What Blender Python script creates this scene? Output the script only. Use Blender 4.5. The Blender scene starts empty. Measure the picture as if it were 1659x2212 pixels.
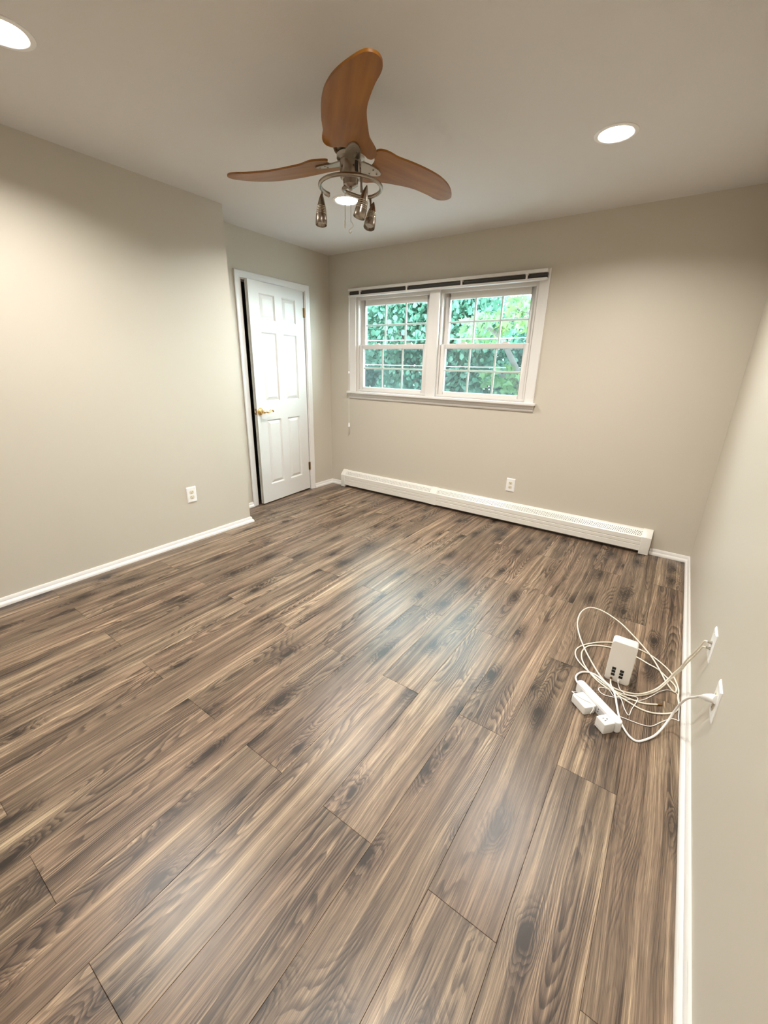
import bpy, bmesh, math, random
from mathutils import Vector, Matrix

# ------------------------------------------------------------------ camera, world, exposure
scene = bpy.context.scene
COL = scene.collection
H = 2.44                                   # ceiling height
YB, XR, XL, XD, YC = 3.7065, 0.2951, -3.0047, -3.3379, 2.2146
YF = -0.45                                 # wall behind the camera
RT = Vector((0.81870326, 0.57377943, 0.02240822))
UP = Vector((-0.20806727, 0.26005888, 0.942909))
FW = Vector((-0.53519434, 0.77662509, -0.33229578))
cam_d = bpy.data.cameras.new('camera')
cam = bpy.data.objects.new('camera', cam_d)
COL.objects.link(cam)
M = Matrix.Identity(4)
for i in range(3):
    M[i][0], M[i][1], M[i][2] = RT[i], UP[i], -FW[i]
M[0][3], M[1][3], M[2][3] = 0.0, 0.0, 1.3667
cam.matrix_world = M
cam_d.sensor_fit = 'VERTICAL'
cam_d.sensor_height = 36.0
cam_d.sensor_width = 27.0
cam_d.lens = 893.404 / 2212 * 36.0
cam_d.clip_start = 0.02
scene.camera = cam

world = bpy.data.worlds.new('overcast_sky')
scene.world = world
world.use_nodes = True
bg = world.node_tree.nodes['Background']
bg.inputs[0].default_value = (0.80, 0.93, 1.0, 1)
bg.inputs[1].default_value = 38.0
LAMP = 1220.0                                # radiance of the downlight lenses
LAMP_COL = (1.0, 0.95, 0.875, 1)

vs = scene.view_settings
vs.view_transform = 'Standard'
vs.look = 'None'
vs.gamma = 1.0
vs.use_curve_mapping = False
vs.exposure = 0.0
scene.cycles.max_bounces = 6
scene.cycles.use_light_tree = False
scene.cycles.glossy_bounces = 3
scene.cycles.transparent_max_bounces = 16
scene.cycles.use_adaptive_sampling = True
scene.cycles.adaptive_threshold = 0.06

# ------------------------------------------------------------------ helpers
def lin(r, g, b):
    f = lambda c: c / 12.92 if c <= 0.04045 else ((c + 0.055) / 1.055) ** 2.4
    return (f(r / 255), f(g / 255), f(b / 255), 1)

class N:
    """thin wrapper around a node tree"""
    def __init__(self, name):
        self.m = bpy.data.materials.new(name)
        self.m.use_nodes = True
        self.t = self.m.node_tree
        self.b = self.t.nodes['Principled BSDF']
        self.out = self.t.nodes['Material Output']
    def n(self, kind, **kw):
        x = self.t.nodes.new('ShaderNode' + kind)
        for k, v in kw.items():
            setattr(x, k, v)
        return x
    def put(self, sock, v):
        if hasattr(v, 'links'):
            self.t.links.new(v, sock)
        else:
            sock.default_value = v
    def math(self, op, a, b=0.0, c=0.0, clamp=False):
        x = self.n('Math', operation=op, use_clamp=clamp)
        self.put(x.inputs[0], a); self.put(x.inputs[1], b); self.put(x.inputs[2], c)
        return x.outputs[0]
    def vmul(self, v, s):
        x = self.n('VectorMath', operation='MULTIPLY')
        self.put(x.inputs[0], v); x.inputs[1].default_value = s
        return x.outputs[0]
    def vadd(self, a, b):
        x = self.n('VectorMath', operation='ADD')
        self.put(x.inputs[0], a); self.put(x.inputs[1], b)
        return x.outputs[0]
    def noise(self, vec, scale, detail=2.0, rough=0.5, w=None, dist=0.0):
        x = self.n('TexNoise')
        if w is not None:
            x.noise_dimensions = '4D'
            self.put(x.inputs['W'], w)
        self.put(x.inputs['Vector'], vec)
        x.inputs['Scale'].default_value = scale
        x.inputs['Detail'].default_value = detail
        x.inputs['Roughness'].default_value = rough
        x.inputs['Distortion'].default_value = dist
        return x.outputs['Fac']
    def maprange(self, v, a, b, c, d, smooth=False):
        x = self.n('MapRange')
        if smooth:
            x.interpolation_type = 'SMOOTHSTEP'
        self.put(x.inputs[0], v)
        for i, q in enumerate((a, b, c, d)):
            x.inputs[i + 1].default_value = q
        return x.outputs[0]
    def ramp(self, v, stops):
        x = self.n('ValToRGB')
        e = x.color_ramp.elements
        while len(e) < len(stops):
            e.new(0.5)
        for i, (p, c) in enumerate(stops):
            e[i].position = p
            e[i].color = c
        self.put(x.inputs[0], v)
        return x.outputs[0]
    def mix(self, f, a, b, mode='MIX'):
        x = self.n('Mix', data_type='RGBA', blend_type=mode)
        self.put(x.inputs[0], f); self.put(x.inputs[6], a); self.put(x.inputs[7], b)
        return x.outputs[2]
    def bump(self, h, strength, dist=0.001):
        x = self.n('Bump')
        x.inputs['Strength'].default_value = strength
        x.inputs['Distance'].default_value = dist
        self.put(x.inputs['Height'], h)
        self.t.links.new(x.outputs[0], self.b.inputs['Normal'])
    def set(self, **kw):
        names = dict(color='Base Color', rough='Roughness', metal='Metallic', spec='Specular IOR Level',
                     coat='Coat Weight', coat_rough='Coat Roughness', sss='Subsurface Weight')
        for k, v in kw.items():
            self.put(self.b.inputs[names[k]], v)
        return self

def objco(n):
    return n.n('TexCoord').outputs['Object']

def mat_plain(name, col, rough=0.45, metal=0.0, spec=0.5, var=0.04, scale=30.0, bump=0.0):
    n = N(name)
    co = objco(n)
    f = n.noise(co, scale, 3.0)
    lo = tuple(c * (1 - var) for c in col[:3]) + (1,)
    hi = tuple(min(1, c * (1 + var)) for c in col[:3]) + (1,)
    n.set(color=n.mix(f, lo, hi), rough=rough, metal=metal, spec=spec)
    if bump:
        n.bump(n.noise(co, scale * 8, 2.0), bump)
    return n.m

def mat_wall(name, col, rough, bscale, bstr, bdist, var=0.015):
    n = N(name)
    g = n.n('NewGeometry').outputs['Position']
    f = n.noise(g, 1.3, 3.0)
    lo = tuple(c * (1 - var) for c in col[:3]) + (1,)
    hi = tuple(c * (1 + var) for c in col[:3]) + (1,)
    n.set(color=n.mix(f, lo, hi), rough=rough, spec=0.4)
    n.bump(n.noise(g, bscale, 3.0, 0.6), bstr, bdist)
    return n.m

def mat_floor():
    n = N('oak_laminate')
    co = objco(n)
    rnd = n.n('ObjectInfo').outputs['Random']
    seed = n.math('MULTIPLY', rnd, 61.0)
    comb = n.n('CombineXYZ')
    n.put(comb.inputs[0], n.math('MULTIPLY', rnd, 17.3))
    n.put(comb.inputs[1], n.math('MULTIPLY', rnd, 43.7))
    n.put(comb.inputs[2], seed)
    P = n.vadd(co, comb.outputs[0])
    # slow sideways wander of the fibres
    wob = n.math('MULTIPLY', n.math('SUBTRACT', n.noise(n.vmul(P, (4.0, 1.3, 1.0)), 1.0, 2.0), 0.5), 0.045)
    cw = n.n('CombineXYZ'); n.put(cw.inputs[0], wob)
    Q = n.vadd(P, cw.outputs[0])
    # knots: sparse voronoi points in a stretched space
    vor = n.n('TexVoronoi', voronoi_dimensions='2D', feature='F1')
    n.put(vor.inputs['Vector'], n.vmul(Q, (6.0, 2.6, 0)))
    vor.inputs['Scale'].default_value = 1.0
    sep = n.n('SeparateColor'); n.put(sep.inputs[0], vor.outputs['Color'])
    has = n.math('GREATER_THAN', sep.outputs[0], 0.50)
    d = n.math('MULTIPLY_ADD', n.math('SUBTRACT', n.noise(n.vmul(P, (30.0, 11.0, 1.0)), 1.0, 3.0), 0.5), 0.26, vor.outputs['Distance'])
    knot = n.math('MULTIPLY', n.maprange(d, 0.0, 0.40, 1.0, 0.0, True), has)
    core = n.math('MULTIPLY', n.maprange(d, 0.0, 0.11, 1.0, 0.0, True), has)
    # contour lines of a stretched field read as cathedral grain
    field = n.noise(n.vmul(Q, (8.0, 0.80, 1.0)), 1.0, 1.0, 0.4)
    fine = n.noise(n.vmul(Q, (60.0, 14.0, 1.0)), 1.0, 2.0)
    F = n.math('ADD', n.math('ADD', field, n.math('MULTIPLY', fine, 0.020)), n.math('MULTIPLY', knot, 0.11))
    rings = n.math('FRACT', n.math('MULTIPLY', F, 40.0))
    late = n.math('MULTIPLY', n.maprange(rings, 0.25, 0.92, 0.0, 1.0, True), n.maprange(rings, 0.92, 1.0, 1.0, 0.0))
    where = n.maprange(n.noise(n.vmul(P, (7.0, 1.6, 1.0)), 1.0, 2.0), 0.46, 0.62, 0.05, 1.0, True)
    late = n.math('MULTIPLY', late, n.math('MAXIMUM', where, n.math('MULTIPLY', knot, 1.3, clamp=True)))
    fibre = n.noise(n.vmul(Q, (420.0, 6.0, 1.0)), 1.0, 3.0, 0.65)
    fibre2 = n.noise(n.vmul(Q, (150.0, 1.6, 1.0)), 1.0, 3.0, 0.65)
    streak = n.noise(n.vmul(Q, (30.0, 0.55, 1.0)), 1.0, 3.0, 0.6)
    cloud = n.noise(n.vmul(P, (9.0, 1.6, 1.0)), 1.0, 3.0, 0.6)
    t = n.math('MULTIPLY_ADD', n.math('SUBTRACT', streak, 0.5), 1.08, 0.57)
    t = n.math('MULTIPLY_ADD', n.math('SUBTRACT', fibre, 0.5), 0.78, t)
    t = n.math('MULTIPLY_ADD', n.math('SUBTRACT', fibre2, 0.5), 0.74, t)
    t = n.math('MULTIPLY_ADD', n.math('SUBTRACT', cloud, 0.5), 0.46, t)
    pore = n.maprange(n.noise(n.vmul(Q, (700.0, 16.0, 1.0)), 1.0, 1.0), 0.60, 0.68, 0.0, 1.0, True)
    t = n.math('MULTIPLY_ADD', pore, -0.16, t)
    t = n.math('MULTIPLY_ADD', late, -0.32, t)
    t = n.math('MULTIPLY_ADD', knot, -0.20, t)
    t = n.math('MULTIPLY_ADD', core, -0.60, t)
    t = n.math('ADD', t, n.math('MULTIPLY', n.math('SUBTRACT', rnd, 0.5), 0.08))
    col = n.ramp(t, [(0.0, lin(40, 31, 25)), (0.25, lin(70, 57, 47)), (0.48, lin(104, 87, 72)),
                     (0.68, lin(136, 116, 97)), (0.86, lin(172, 150, 124)), (1.0, lin(202, 181, 152))])
    hue = n.noise(n.vmul(P, (3.5, 1.1, 1.0)), 1.0, 2.0)
    col = n.mix(1.0, col, n.mix(n.maprange(hue, 0.35, 0.65, 0.0, 1.0, True), (0.98, 1.0, 0.985, 1), (1.02, 0.985, 0.965, 1)), 'MULTIPLY')
    n.set(color=col, rough=n.maprange(fibre, 0.2, 0.8, 0.31, 0.42), spec=0.58)
    n.bump(n.math('ADD', fibre, n.math('MULTIPLY', late, -0.6)), 0.10, 0.0005)
    return n.m

def mat_scuffed(col):
    n = N('scuffed_white_trim')
    g = n.n('NewGeometry').outputs['Position']
    f = n.maprange(n.noise(n.vmul(g, (90.0, 3.0, 60.0)), 1.0, 3.0, 0.6), 0.60, 0.72, 0.0, 0.45, True)
    n.set(color=n.mix(f, col, (0.42, 0.38, 0.35, 1)), rough=0.35)
    return n.m

def mat_blade():
    n = N('varnished_blade_wood')
    co = objco(n)
    g = n.noise(n.vmul(co, (3.0, 30.0, 30.0)), 1.0, 3.0)
    col = n.ramp(g, [(0.25, lin(114, 70, 14)), (0.5, lin(138, 86, 20)), (0.75, lin(156, 102, 30))])
    n.set(color=col, rough=0.45, spec=0.35, coat=0.12, coat_rough=0.12)
    return n.m

def mat_metal(name, col, rough):
    n = N(name)
    co = objco(n)
    f = n.noise(n.vmul(co, (40, 40, 400)), 1.0, 2.0)
    n.set(color=n.mix(f, tuple(c * .9 for c in col[:3]) + (1,), col), metal=1.0, rough=rough)
    return n.m

def mat_glass():
    n = N('window_glass')
    tr = n.n('BsdfTransparent'); tr.inputs[0].default_value = (0.93, 0.97, 0.96, 1)
    gl = n.n('BsdfGlossy'); gl.inputs['Roughness'].default_value = 0.02
    ge = n.n('NewGeometry')
    dt = n.n('VectorMath', operation='DOT_PRODUCT')
    n.put(dt.inputs[0], ge.outputs['Incoming']); n.put(dt.inputs[1], ge.outputs['Normal'])
    sch = n.math('POWER', n.math('SUBTRACT', 1.0, n.math('ABSOLUTE', dt.outputs['Value'])), 5.0)
    mx = n.n('MixShader')
    n.put(mx.inputs[0], n.math('MULTIPLY_ADD', sch, 0.96, 0.04)); n.put(mx.inputs[1], tr.outputs[0]); n.put(mx.inputs[2], gl.outputs[0])
    n.put(n.out.inputs[0], mx.outputs[0])
    return n.m

def mat_screen():
    n = N('insect_screen_mesh')
    tr = n.n('BsdfTransparent')
    df = n.n('BsdfDiffuse'); df.inputs[0].default_value = (0.10, 0.12, 0.15, 1)
    co = objco(n)
    mx = n.n('MixShader')
    n.put(mx.inputs[0], n.maprange(n.noise(co, 40.0), 0.0, 1.0, 0.30, 0.38))
    n.put(mx.inputs[1], tr.outputs[0]); n.put(mx.inputs[2], df.outputs[0])
    n.put(n.out.inputs[0], mx.outputs[0])
    return n.m

def mat_leaf(name, a, b, c):
    n = N(name)
    g = n.n('NewGeometry')
    f = n.noise(g.outputs['Position'], 1.6, 4.0, 0.7)
    col = n.ramp(f, [(0.3, a), (0.52, b), (0.72, c)])
    df = n.n('BsdfDiffuse'); n.put(df.inputs[0], col)
    tl = n.n('BsdfTranslucent'); n.put(tl.inputs[0], col)
    gl = n.n('BsdfGlossy'); gl.inputs['Roughness'].default_value = 0.35
    m1 = n.n('MixShader'); m1.inputs[0].default_value = 0.45
    n.put(m1.inputs[1], df.outputs[0]); n.put(m1.inputs[2], tl.outputs[0])
    m2 = n.n('MixShader'); m2.inputs[0].default_value = 0.02
    n.put(m2.inputs[1], m1.outputs[0]); n.put(m2.inputs[2], gl.outputs[0])
    n.put(n.out.inputs[0], m2.outputs[0])
    return n.m

def mat_emit(name, col, strength):
    n = N(name)
    e = n.n('Emission')
    co = objco(n)
    f = n.noise(co, 20.0)
    e.inputs[0].default_value = col
    n.put(e.inputs[1], n.maprange(f, 0.0, 1.0, strength * 0.97, strength * 1.03))
    n.put(n.out.inputs[0], e.outputs[0])
    return n.m

MAT = dict(
    wall=mat_wall('greige_wall_paint', (0.585, 0.540, 0.462), 0.46, 260.0, 0.10, 0.0006),
    ceiling=mat_wall('white_ceiling_paint', (0.73, 0.705, 0.685), 0.9, 190.0, 0.35, 0.0015),
    trim=mat_plain('white_semigloss_trim', (0.76, 0.74, 0.72, 1), 0.32, var=0.02, scale=6.0),
    door=mat_plain('white_door_paint', (0.71, 0.70, 0.68, 1), 0.42, var=0.015, scale=4.0, bump=0.03),
    vinyl=mat_plain('white_window_vinyl', (0.72, 0.69, 0.66, 1), 0.38, var=0.02, scale=5.0),
    heater=mat_plain('white_enamel_steel', (0.78, 0.76, 0.71, 1), 0.35, var=0.015, scale=5.0),
    plastic=mat_plain('white_plastic', (0.86, 0.86, 0.85, 1), 0.35, var=0.015),
    modem=mat_plain('warm_white_plastic', (0.83, 0.80, 0.75, 1), 0.4, var=0.015),
    greyplastic=mat_plain('pale_grey_plastic', (0.66, 0.66, 0.68, 1), 0.4, var=0.02),
    ivory=mat_plain('ivory_cable_jacket', (0.85, 0.80, 0.69, 1), 0.4, var=0.03),
    cord=mat_plain('white_cable_jacket', (0.85, 0.83, 0.81, 1), 0.4, var=0.03),
    recept=mat_plain('ivory_receptacle', (0.72, 0.66, 0.52, 1), 0.35, var=0.03),
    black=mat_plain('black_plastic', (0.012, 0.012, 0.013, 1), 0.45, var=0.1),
    dark=mat_plain('dark_grey_metal', (0.045, 0.042, 0.038, 1), 0.5, var=0.15),
    brass=mat_metal('polished_brass', (0.86, 0.62, 0.25, 1), 0.18),
    bronze=mat_metal('aged_brass', (0.34, 0.22, 0.11, 1), 0.35),
    nickel=mat_metal('brushed_nickel', (0.36, 0.31, 0.26, 1), 0.26),
    satin=mat_metal('pale_satin_metal', (0.48, 0.44, 0.38, 1), 0.34),
    ridge=mat_metal('polished_ridge_metal', (0.80, 0.76, 0.68, 1), 0.22),
    sheetmetal=mat_plain('bare_grey_sheet_metal', (0.30, 0.30, 0.30, 1), 0.5, var=0.1),
    bright=mat_plain('pale_enamel_ridge', (0.88, 0.84, 0.70, 1), 0.25, var=0.02),
    scuffed=mat_scuffed((0.76, 0.74, 0.72, 1)),
    blade=mat_blade(), floor=mat_floor(), glass=mat_glass(), screen=mat_screen(),
    gap=mat_plain('brown_joint_filler', (0.17, 0.125, 0.09, 1), 0.7),
    lens=mat_emit('lit_lens', LAMP_COL, LAMP),
    reflector=mat_plain('white_reflector', (0.88, 0.87, 0.85, 1), 0.3, var=0.01),
    bark=mat_plain('grey_brown_bark', (0.055, 0.048, 0.044, 1), 0.9, var=0.4, scale=12.0, bump=0.6),
    ground_grey=mat_plain('grey_bounce_ground', (0.13, 0.12, 0.13, 1), 0.9, var=0.3, scale=3.0),
    wire=mat_plain('pale_wire_jacket', (0.62, 0.68, 0.72, 1), 0.5),
    leafA=mat_leaf('teal_green_leaf', (0.030, 0.078, 0.056, 1), (0.040, 0.104, 0.071, 1), (0.060, 0.138, 0.096, 1)),
    leafB=mat_leaf('blue_green_leaf', (0.027, 0.068, 0.058, 1), (0.035, 0.090, 0.072, 1), (0.052, 0.120, 0.098, 1)),
    leafC=mat_leaf('yellow_green_leaf', (0.034, 0.082, 0.036, 1), (0.056, 0.106, 0.042, 1), (0.100, 0.130, 0.036, 1)),
)

class MB:
    """collects geometry; build() links it as one mesh object"""
    def __init__(self):
        self.v, self.f = [], []
    def add(self, vs, fs, mtx=None):
        o = len(self.v)
        if mtx is not None:
            vs = [mtx @ Vector(v) for v in vs]
        self.v += [tuple(v) for v in vs]
        self.f += [tuple(i + o for i in q) for q in fs]
        return self
    def box(self, a, b, mtx=None):
        x0, y0, z0 = a; x1, y1, z1 = b
        if x0 > x1: x0, x1 = x1, x0
        if y0 > y1: y0, y1 = y1, y0
        if z0 > z1: z0, z1 = z1, z0
        vs = [(x0, y0, z0), (x1, y0, z0), (x1, y1, z0), (x0, y1, z0), (x0, y0, z1), (x1, y0, z1), (x1, y1, z1), (x0, y1, z1)]
        fs = [(3, 2, 1, 0), (4, 5, 6, 7), (0, 1, 5, 4), (1, 2, 6, 5), (2, 3, 7, 6), (3, 0, 4, 7)]
        return self.add(vs, fs, mtx)
    def lathe(self, prof, seg=32, mtx=None, caps=True):
        vs, fs = [], []
        for r, z in prof:
            for i in range(seg):
                a = 2 * math.pi * i / seg
                vs.append((r * math.cos(a), r * math.sin(a), z))
        for k in range(len(prof) - 1):
            for i in range(seg):
                j = (i + 1) % seg
                fs.append((k * seg + i, k * seg + j, (k + 1) * seg + j, (k + 1) * seg + i))
        if caps:
            fs.append(tuple(range(seg - 1, -1, -1)))
            fs.append(tuple(range((len(prof) - 1) * seg, len(prof) * seg)))
        return self.add(vs, fs, mtx)
    def tube(self, pts, r, seg=10, rad=None, mtx=None):
        pts = [Vector(p) for p in pts]
        n = len(pts)
        vs, fs = [], []
        t0 = (pts[1] - pts[0]).normalized()
        nrm = t0.orthogonal().normalized()
        for i, p in enumerate(pts):
            t = (pts[min(i + 1, n - 1)] - pts[max(i - 1, 0)]).normalized()
            nrm = (nrm - t * nrm.dot(t))
            if nrm.length < 1e-6:
                nrm = t.orthogonal()
            nrm.normalize()
            bn = t.cross(nrm)
            rr = rad[i] if rad else r
            for k in range(seg):
                a = 2 * math.pi * k / seg
                vs.append(p + rr * (math.cos(a) * nrm + math.sin(a) * bn))
        for i in range(n - 1):
            for k in range(seg):
                j = (k + 1) % seg
                fs.append((i * seg + k, i * seg + j, (i + 1) * seg + j, (i + 1) * seg + k))
        fs.append(tuple(range(seg - 1, -1, -1)))
        fs.append(tuple(range((n - 1) * seg, n * seg)))
        return self.add(vs, fs, mtx)
    def prism(self, poly, a, b, mtx=None):
        """poly: 2-D outline (ccw) extruded along the third axis from a to b"""
        n = len(poly)
        vs = [(x, y, a) for x, y in poly] + [(x, y, b) for x, y in poly]
        fs = [tuple(range(n - 1, -1, -1)), tuple(range(n, 2 * n))]
        for i in range(n):
            j = (i + 1) % n
            fs.append((i, j, n + j, n + i))
        return self.add(vs, fs, mtx)
    def build(self, name, mat, parent=None, bevel=0.0, smooth=35, loc=None, seg=2):
        me = bpy.data.meshes.new(name)
        me.from_pydata(self.v, [], self.f)
        me.update()
        if bevel or True:
            bm = bmesh.new(); bm.from_mesh(me)
            bmesh.ops.remove_doubles(bm, verts=bm.verts, dist=1e-6)
            bmesh.ops.recalc_face_normals(bm, faces=bm.faces)
            if bevel:
                ed = [e for e in bm.edges if len(e.link_faces) == 2 and e.calc_face_angle(0) > math.radians(28)]
                bmesh.ops.bevel(bm, geom=ed, offset=bevel, segments=seg, profile=0.6, affect='EDGES', clamp_overlap=True)
            bm.to_mesh(me); bm.free()
        me.materials.append(mat)
        if smooth:
            for p in me.polygons:
                p.use_smooth = True
            me.set_sharp_from_angle(angle=math.radians(smooth))
        o = bpy.data.objects.new(name, me)
        COL.objects.link(o)
        if loc is not None:
            o.location = loc
        if parent is not None:
            o.parent = parent
        return o

def recenter(o):
    """move a top-level mesh's origin to the bottom centre of its bounding box"""
    vs = o.data.vertices
    lo = [min(v.co[i] for v in vs) for i in range(3)]
    hi = [max(v.co[i] for v in vs) for i in range(3)]
    c = Vector(((lo[0] + hi[0]) / 2, (lo[1] + hi[1]) / 2, lo[2]))
    o.data.transform(Matrix.Translation(-c))
    o.location = o.location + c
    return o

def empty(name, loc=(0, 0, 0)):
    o = bpy.data.objects.new(name, None)
    o.empty_display_size = 0.05
    o.location = loc
    COL.objects.link(o)
    return o

def tag(o, label, cat, group=None):
    o['label'] = label
    o['category'] = cat
    if group:
        o['group'] = group
    return o

def struct(o, label=None, cat=None):
    o['kind'] = 'structure'
    if label:
        o['label'] = label
    if cat:
        o['category'] = cat
    return o

def adopt(root, *parts):
    """parent parts given in world coordinates under a root that sits at its own place"""
    for p in parts:
        p.parent = root
        p.location = p.location - root.location
    return root

def copy_tree(o, parent=None):
    c = o.copy()
    COL.objects.link(c)
    c.parent = parent
    for ch in list(o.children):
        copy_tree(ch, c)
    return c

def smooth_path(pts, sub=6):
    pts = [Vector(p) for p in pts]
    out = []
    for i in range(len(pts) - 1):
        p0 = pts[max(i - 1, 0)]; p1 = pts[i]; p2 = pts[i + 1]; p3 = pts[min(i + 2, len(pts) - 1)]
        for k in range(sub):
            t = k / sub
            out.append(0.5 * ((2 * p1) + (p2 - p0) * t + (2 * p0 - 5 * p1 + 4 * p2 - p3) * t * t + (3 * p1 - p0 - 3 * p2 + p3) * t ** 3))
    out.append(pts[-1])
    return out

# ------------------------------------------------------------------ the room shell
TOP = 2.62
# back wall with the window opening
WX0, WX1, WZ0, WZ1 = -2.965, -1.115, 1.100, 2.030
T = 0.16
m = MB()
m.box((XD - 1.2, YB, -0.1), (WX0, YB + T, TOP)).box((WX1, YB, -0.1), (XR + T, YB + T, TOP))
m.box((WX0, YB, -0.1), (WX1, YB + T, WZ0)).box((WX0, YB, WZ1), (WX1, YB + T, TOP))
struct(m.build('wall_back', MAT['wall'], smooth=0), 'greige painted wall around the double window', 'wall')
m = MB().box((XR, YF - T, -0.1), (XR + T, YB, TOP))
struct(m.build('wall_right', MAT['wall'], smooth=0), 'greige painted wall with the cable plate and plugged-in outlet', 'wall')
m = MB().box((XL - 0.14, YF, -0.1), (XL, YC, TOP)).box((XD - 0.12, YC - 0.12, -0.1), (XL - 0.14, YC, TOP))
struct(m.build('wall_left', MAT['wall'], smooth=0), 'greige painted wall that stands forward of the door recess', 'wall')
m = MB().box((XL - 0.14, YF - T, -0.1), (XR, YF, TOP))
struct(m.build('wall_front', MAT['wall'], smooth=0), 'greige painted wall facing the window wall', 'wall')
# recess wall with the door opening
DY0, DY1, DZ = 2.565, 3.345, 2.062
RW = 0.12
m = MB()
m.box((XD - RW, YC, -0.1), (XD, DY0, TOP)).box((XD - RW, DY1, -0.1), (XD, YB, TOP)).box((XD - RW, DY0, DZ), (XD, DY1, TOP))
m.box((XD - RW, DY0, -0.1), (XD, DY1, -0.012))
struct(m.build('wall_recess', MAT['wall'], smooth=0), 'greige painted wall around the white six-panel door', 'wall')
# unlit closet behind the door
m = MB()
cx0 = XD - 1.05
m.box((cx0 - 0.1, YC, -0.1), (cx0, YB, TOP)).box((cx0, YC, -0.1), (XD - RW, YC + 0.03, TOP)).box((cx0, YB - 0.03, -0.1), (XD - RW, YB, TOP))
m.box((cx0, YC, 2.5), (XD - RW, YB, TOP)).box((cx0, YC, -0.1), (XD - RW, YB, -0.02))
struct(m.build('wall_closet', MAT['wall'], smooth=0), 'unlit closet interior behind the ajar door', 'closet')

# ceiling with round cut-outs for the recessed lights
CANS = [(-0.525, 2.640), (-2.185, 2.625), (-2.215, 0.790), (-0.525, 0.790)]
hs = 0.115
xs = sorted({XD - 0.3, XR + 0.02} | {c[0] + s for c in CANS for s in (-hs, hs)})
ys = sorted({YF - 0.02, YB + 0.02} | {c[1] + s for c in CANS for s in (-hs, hs)})
m = MB()
for i in range(len(xs) - 1):
    for j in range(len(ys) - 1):
        xa, xb, ya, yb = xs[i], xs[i + 1], ys[j], ys[j + 1]
        can = [c for c in CANS if xa < c[0] < xb and ya < c[1] < yb]
        if not can:
            m.add([(xa, ya, H), (xa, yb, H), (xb, yb, H), (xb, ya, H)], [(0, 1, 2, 3)])
            continue
        c = can[0]
        seg = 48
        vs, fs = [], []
        for k in range(seg):
            a = 2 * math.pi * k / seg
            ca, sa = math.cos(a), math.sin(a)
            ex = (xb - c[0]) if ca > 0 else (c[0] - xa)
            ey = (yb - c[1]) if sa > 0 else (c[1] - ya)
            q = min(ex / max(abs(ca), 1e-9), ey / max(abs(sa), 1e-9))
            vs.append((c[0] + 0.088 * ca, c[1] + 0.088 * sa, H))
            vs.append((c[0] + q * ca, c[1] + q * sa, H))
        for k in range(seg):
            j2 = (k + 1) % seg
            fs.append((2 * k, 2 * k + 1, 2 * j2 + 1, 2 * j2))
        m.add(vs, fs)
        for sx, sy in ((xa, ya), (xa, yb), (xb, ya), (xb, yb)):       # square corners
            near = sorted(range(seg), key=lambda k: (vs[2 * k + 1][0] - sx) ** 2 + (vs[2 * k + 1][1] - sy) ** 2)[:2]
            m.add([(sx, sy, H), vs[2 * near[0] + 1], vs[2 * near[1] + 1]], [(0, 1, 2)])
m.add([(xs[0], ys[0], TOP), (xs[-1], ys[0], TOP), (xs[-1], ys[-1], TOP), (xs[0], ys[-1], TOP)], [(0, 1, 2, 3)])
ceil = m.build('ceiling', MAT['ceiling'], smooth=0)
struct(ceil, 'white textured ceiling', 'ceiling')

# floor: dark underlay and one object per plank
fl = MB().box((XD - 0.12, YF, -0.10), (XR, YB, -0.004)).build('floor', MAT['gap'], smooth=0)
struct(fl, 'wood-look plank floor in greyed brown oak', 'floor')
random.seed(4)
PW, PL = 0.1968, 1.2220
plank_mesh = {}
def plank(x0, x1, y0, y1):
    w, l = round(x1 - x0, 4), round(y1 - y0, 4)
    key = (w, l)
    loc = ((x0 + x1) / 2, (y0 + y1) / 2, 0)
    if key not in plank_mesh:
        g = 0.0003
        b = 0.0007
        mm = MB()
        hx, hy = w / 2 - g, l / 2 - g
        vs = []
        for z, k in ((-0.006, 0), (-b, 0), (0, b)):
            for sx, sy in ((-1, -1), (1, -1), (1, 1), (-1, 1)):
                vs.append((sx * (hx - k), sy * (hy - k), z))
        fs = [(8, 9, 10, 11)]
        for r in (0, 4):
            for i in range(4):
                j = (i + 1) % 4
                fs.append((r + i, r + j, r + 4 + j, r + 4 + i))
        mm.add(vs, fs)
        o = mm.build('plank', MAT['floor'], fl, smooth=0, loc=loc)
        plank_mesh[key] = o.data
    else:
        o = bpy.data.objects.new('plank', plank_mesh[key])
        COL.objects.link(o)
        o.location = loc
        o.parent = fl
    if random.random() < 0.5:
        o.rotation_euler = (0, 0, math.pi)
    return o
for i in range(-2, 18):
    xa, xb = -0.10 - PW * (i + 1), -0.10 - PW * i
    y0 = 0.690 if i % 2 == 0 else 0.083
    for k in range(-2, 4):
        a, b = y0 + PL * k, y0 + PL * (k + 1)
        a, b = max(a, YF), min(b, YB)
        if b - a < 0.02:
            continue
        x0, x1 = max(xa, XD), min(xb, XR)
        if x1 - x0 < 0.01:
            continue
        if x1 <= XL + 0.001 and b <= YC:
            continue
        if x1 <= XL + 0.001:
            a = max(a, YC)
        plank(x0, x1, a, b)

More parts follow.
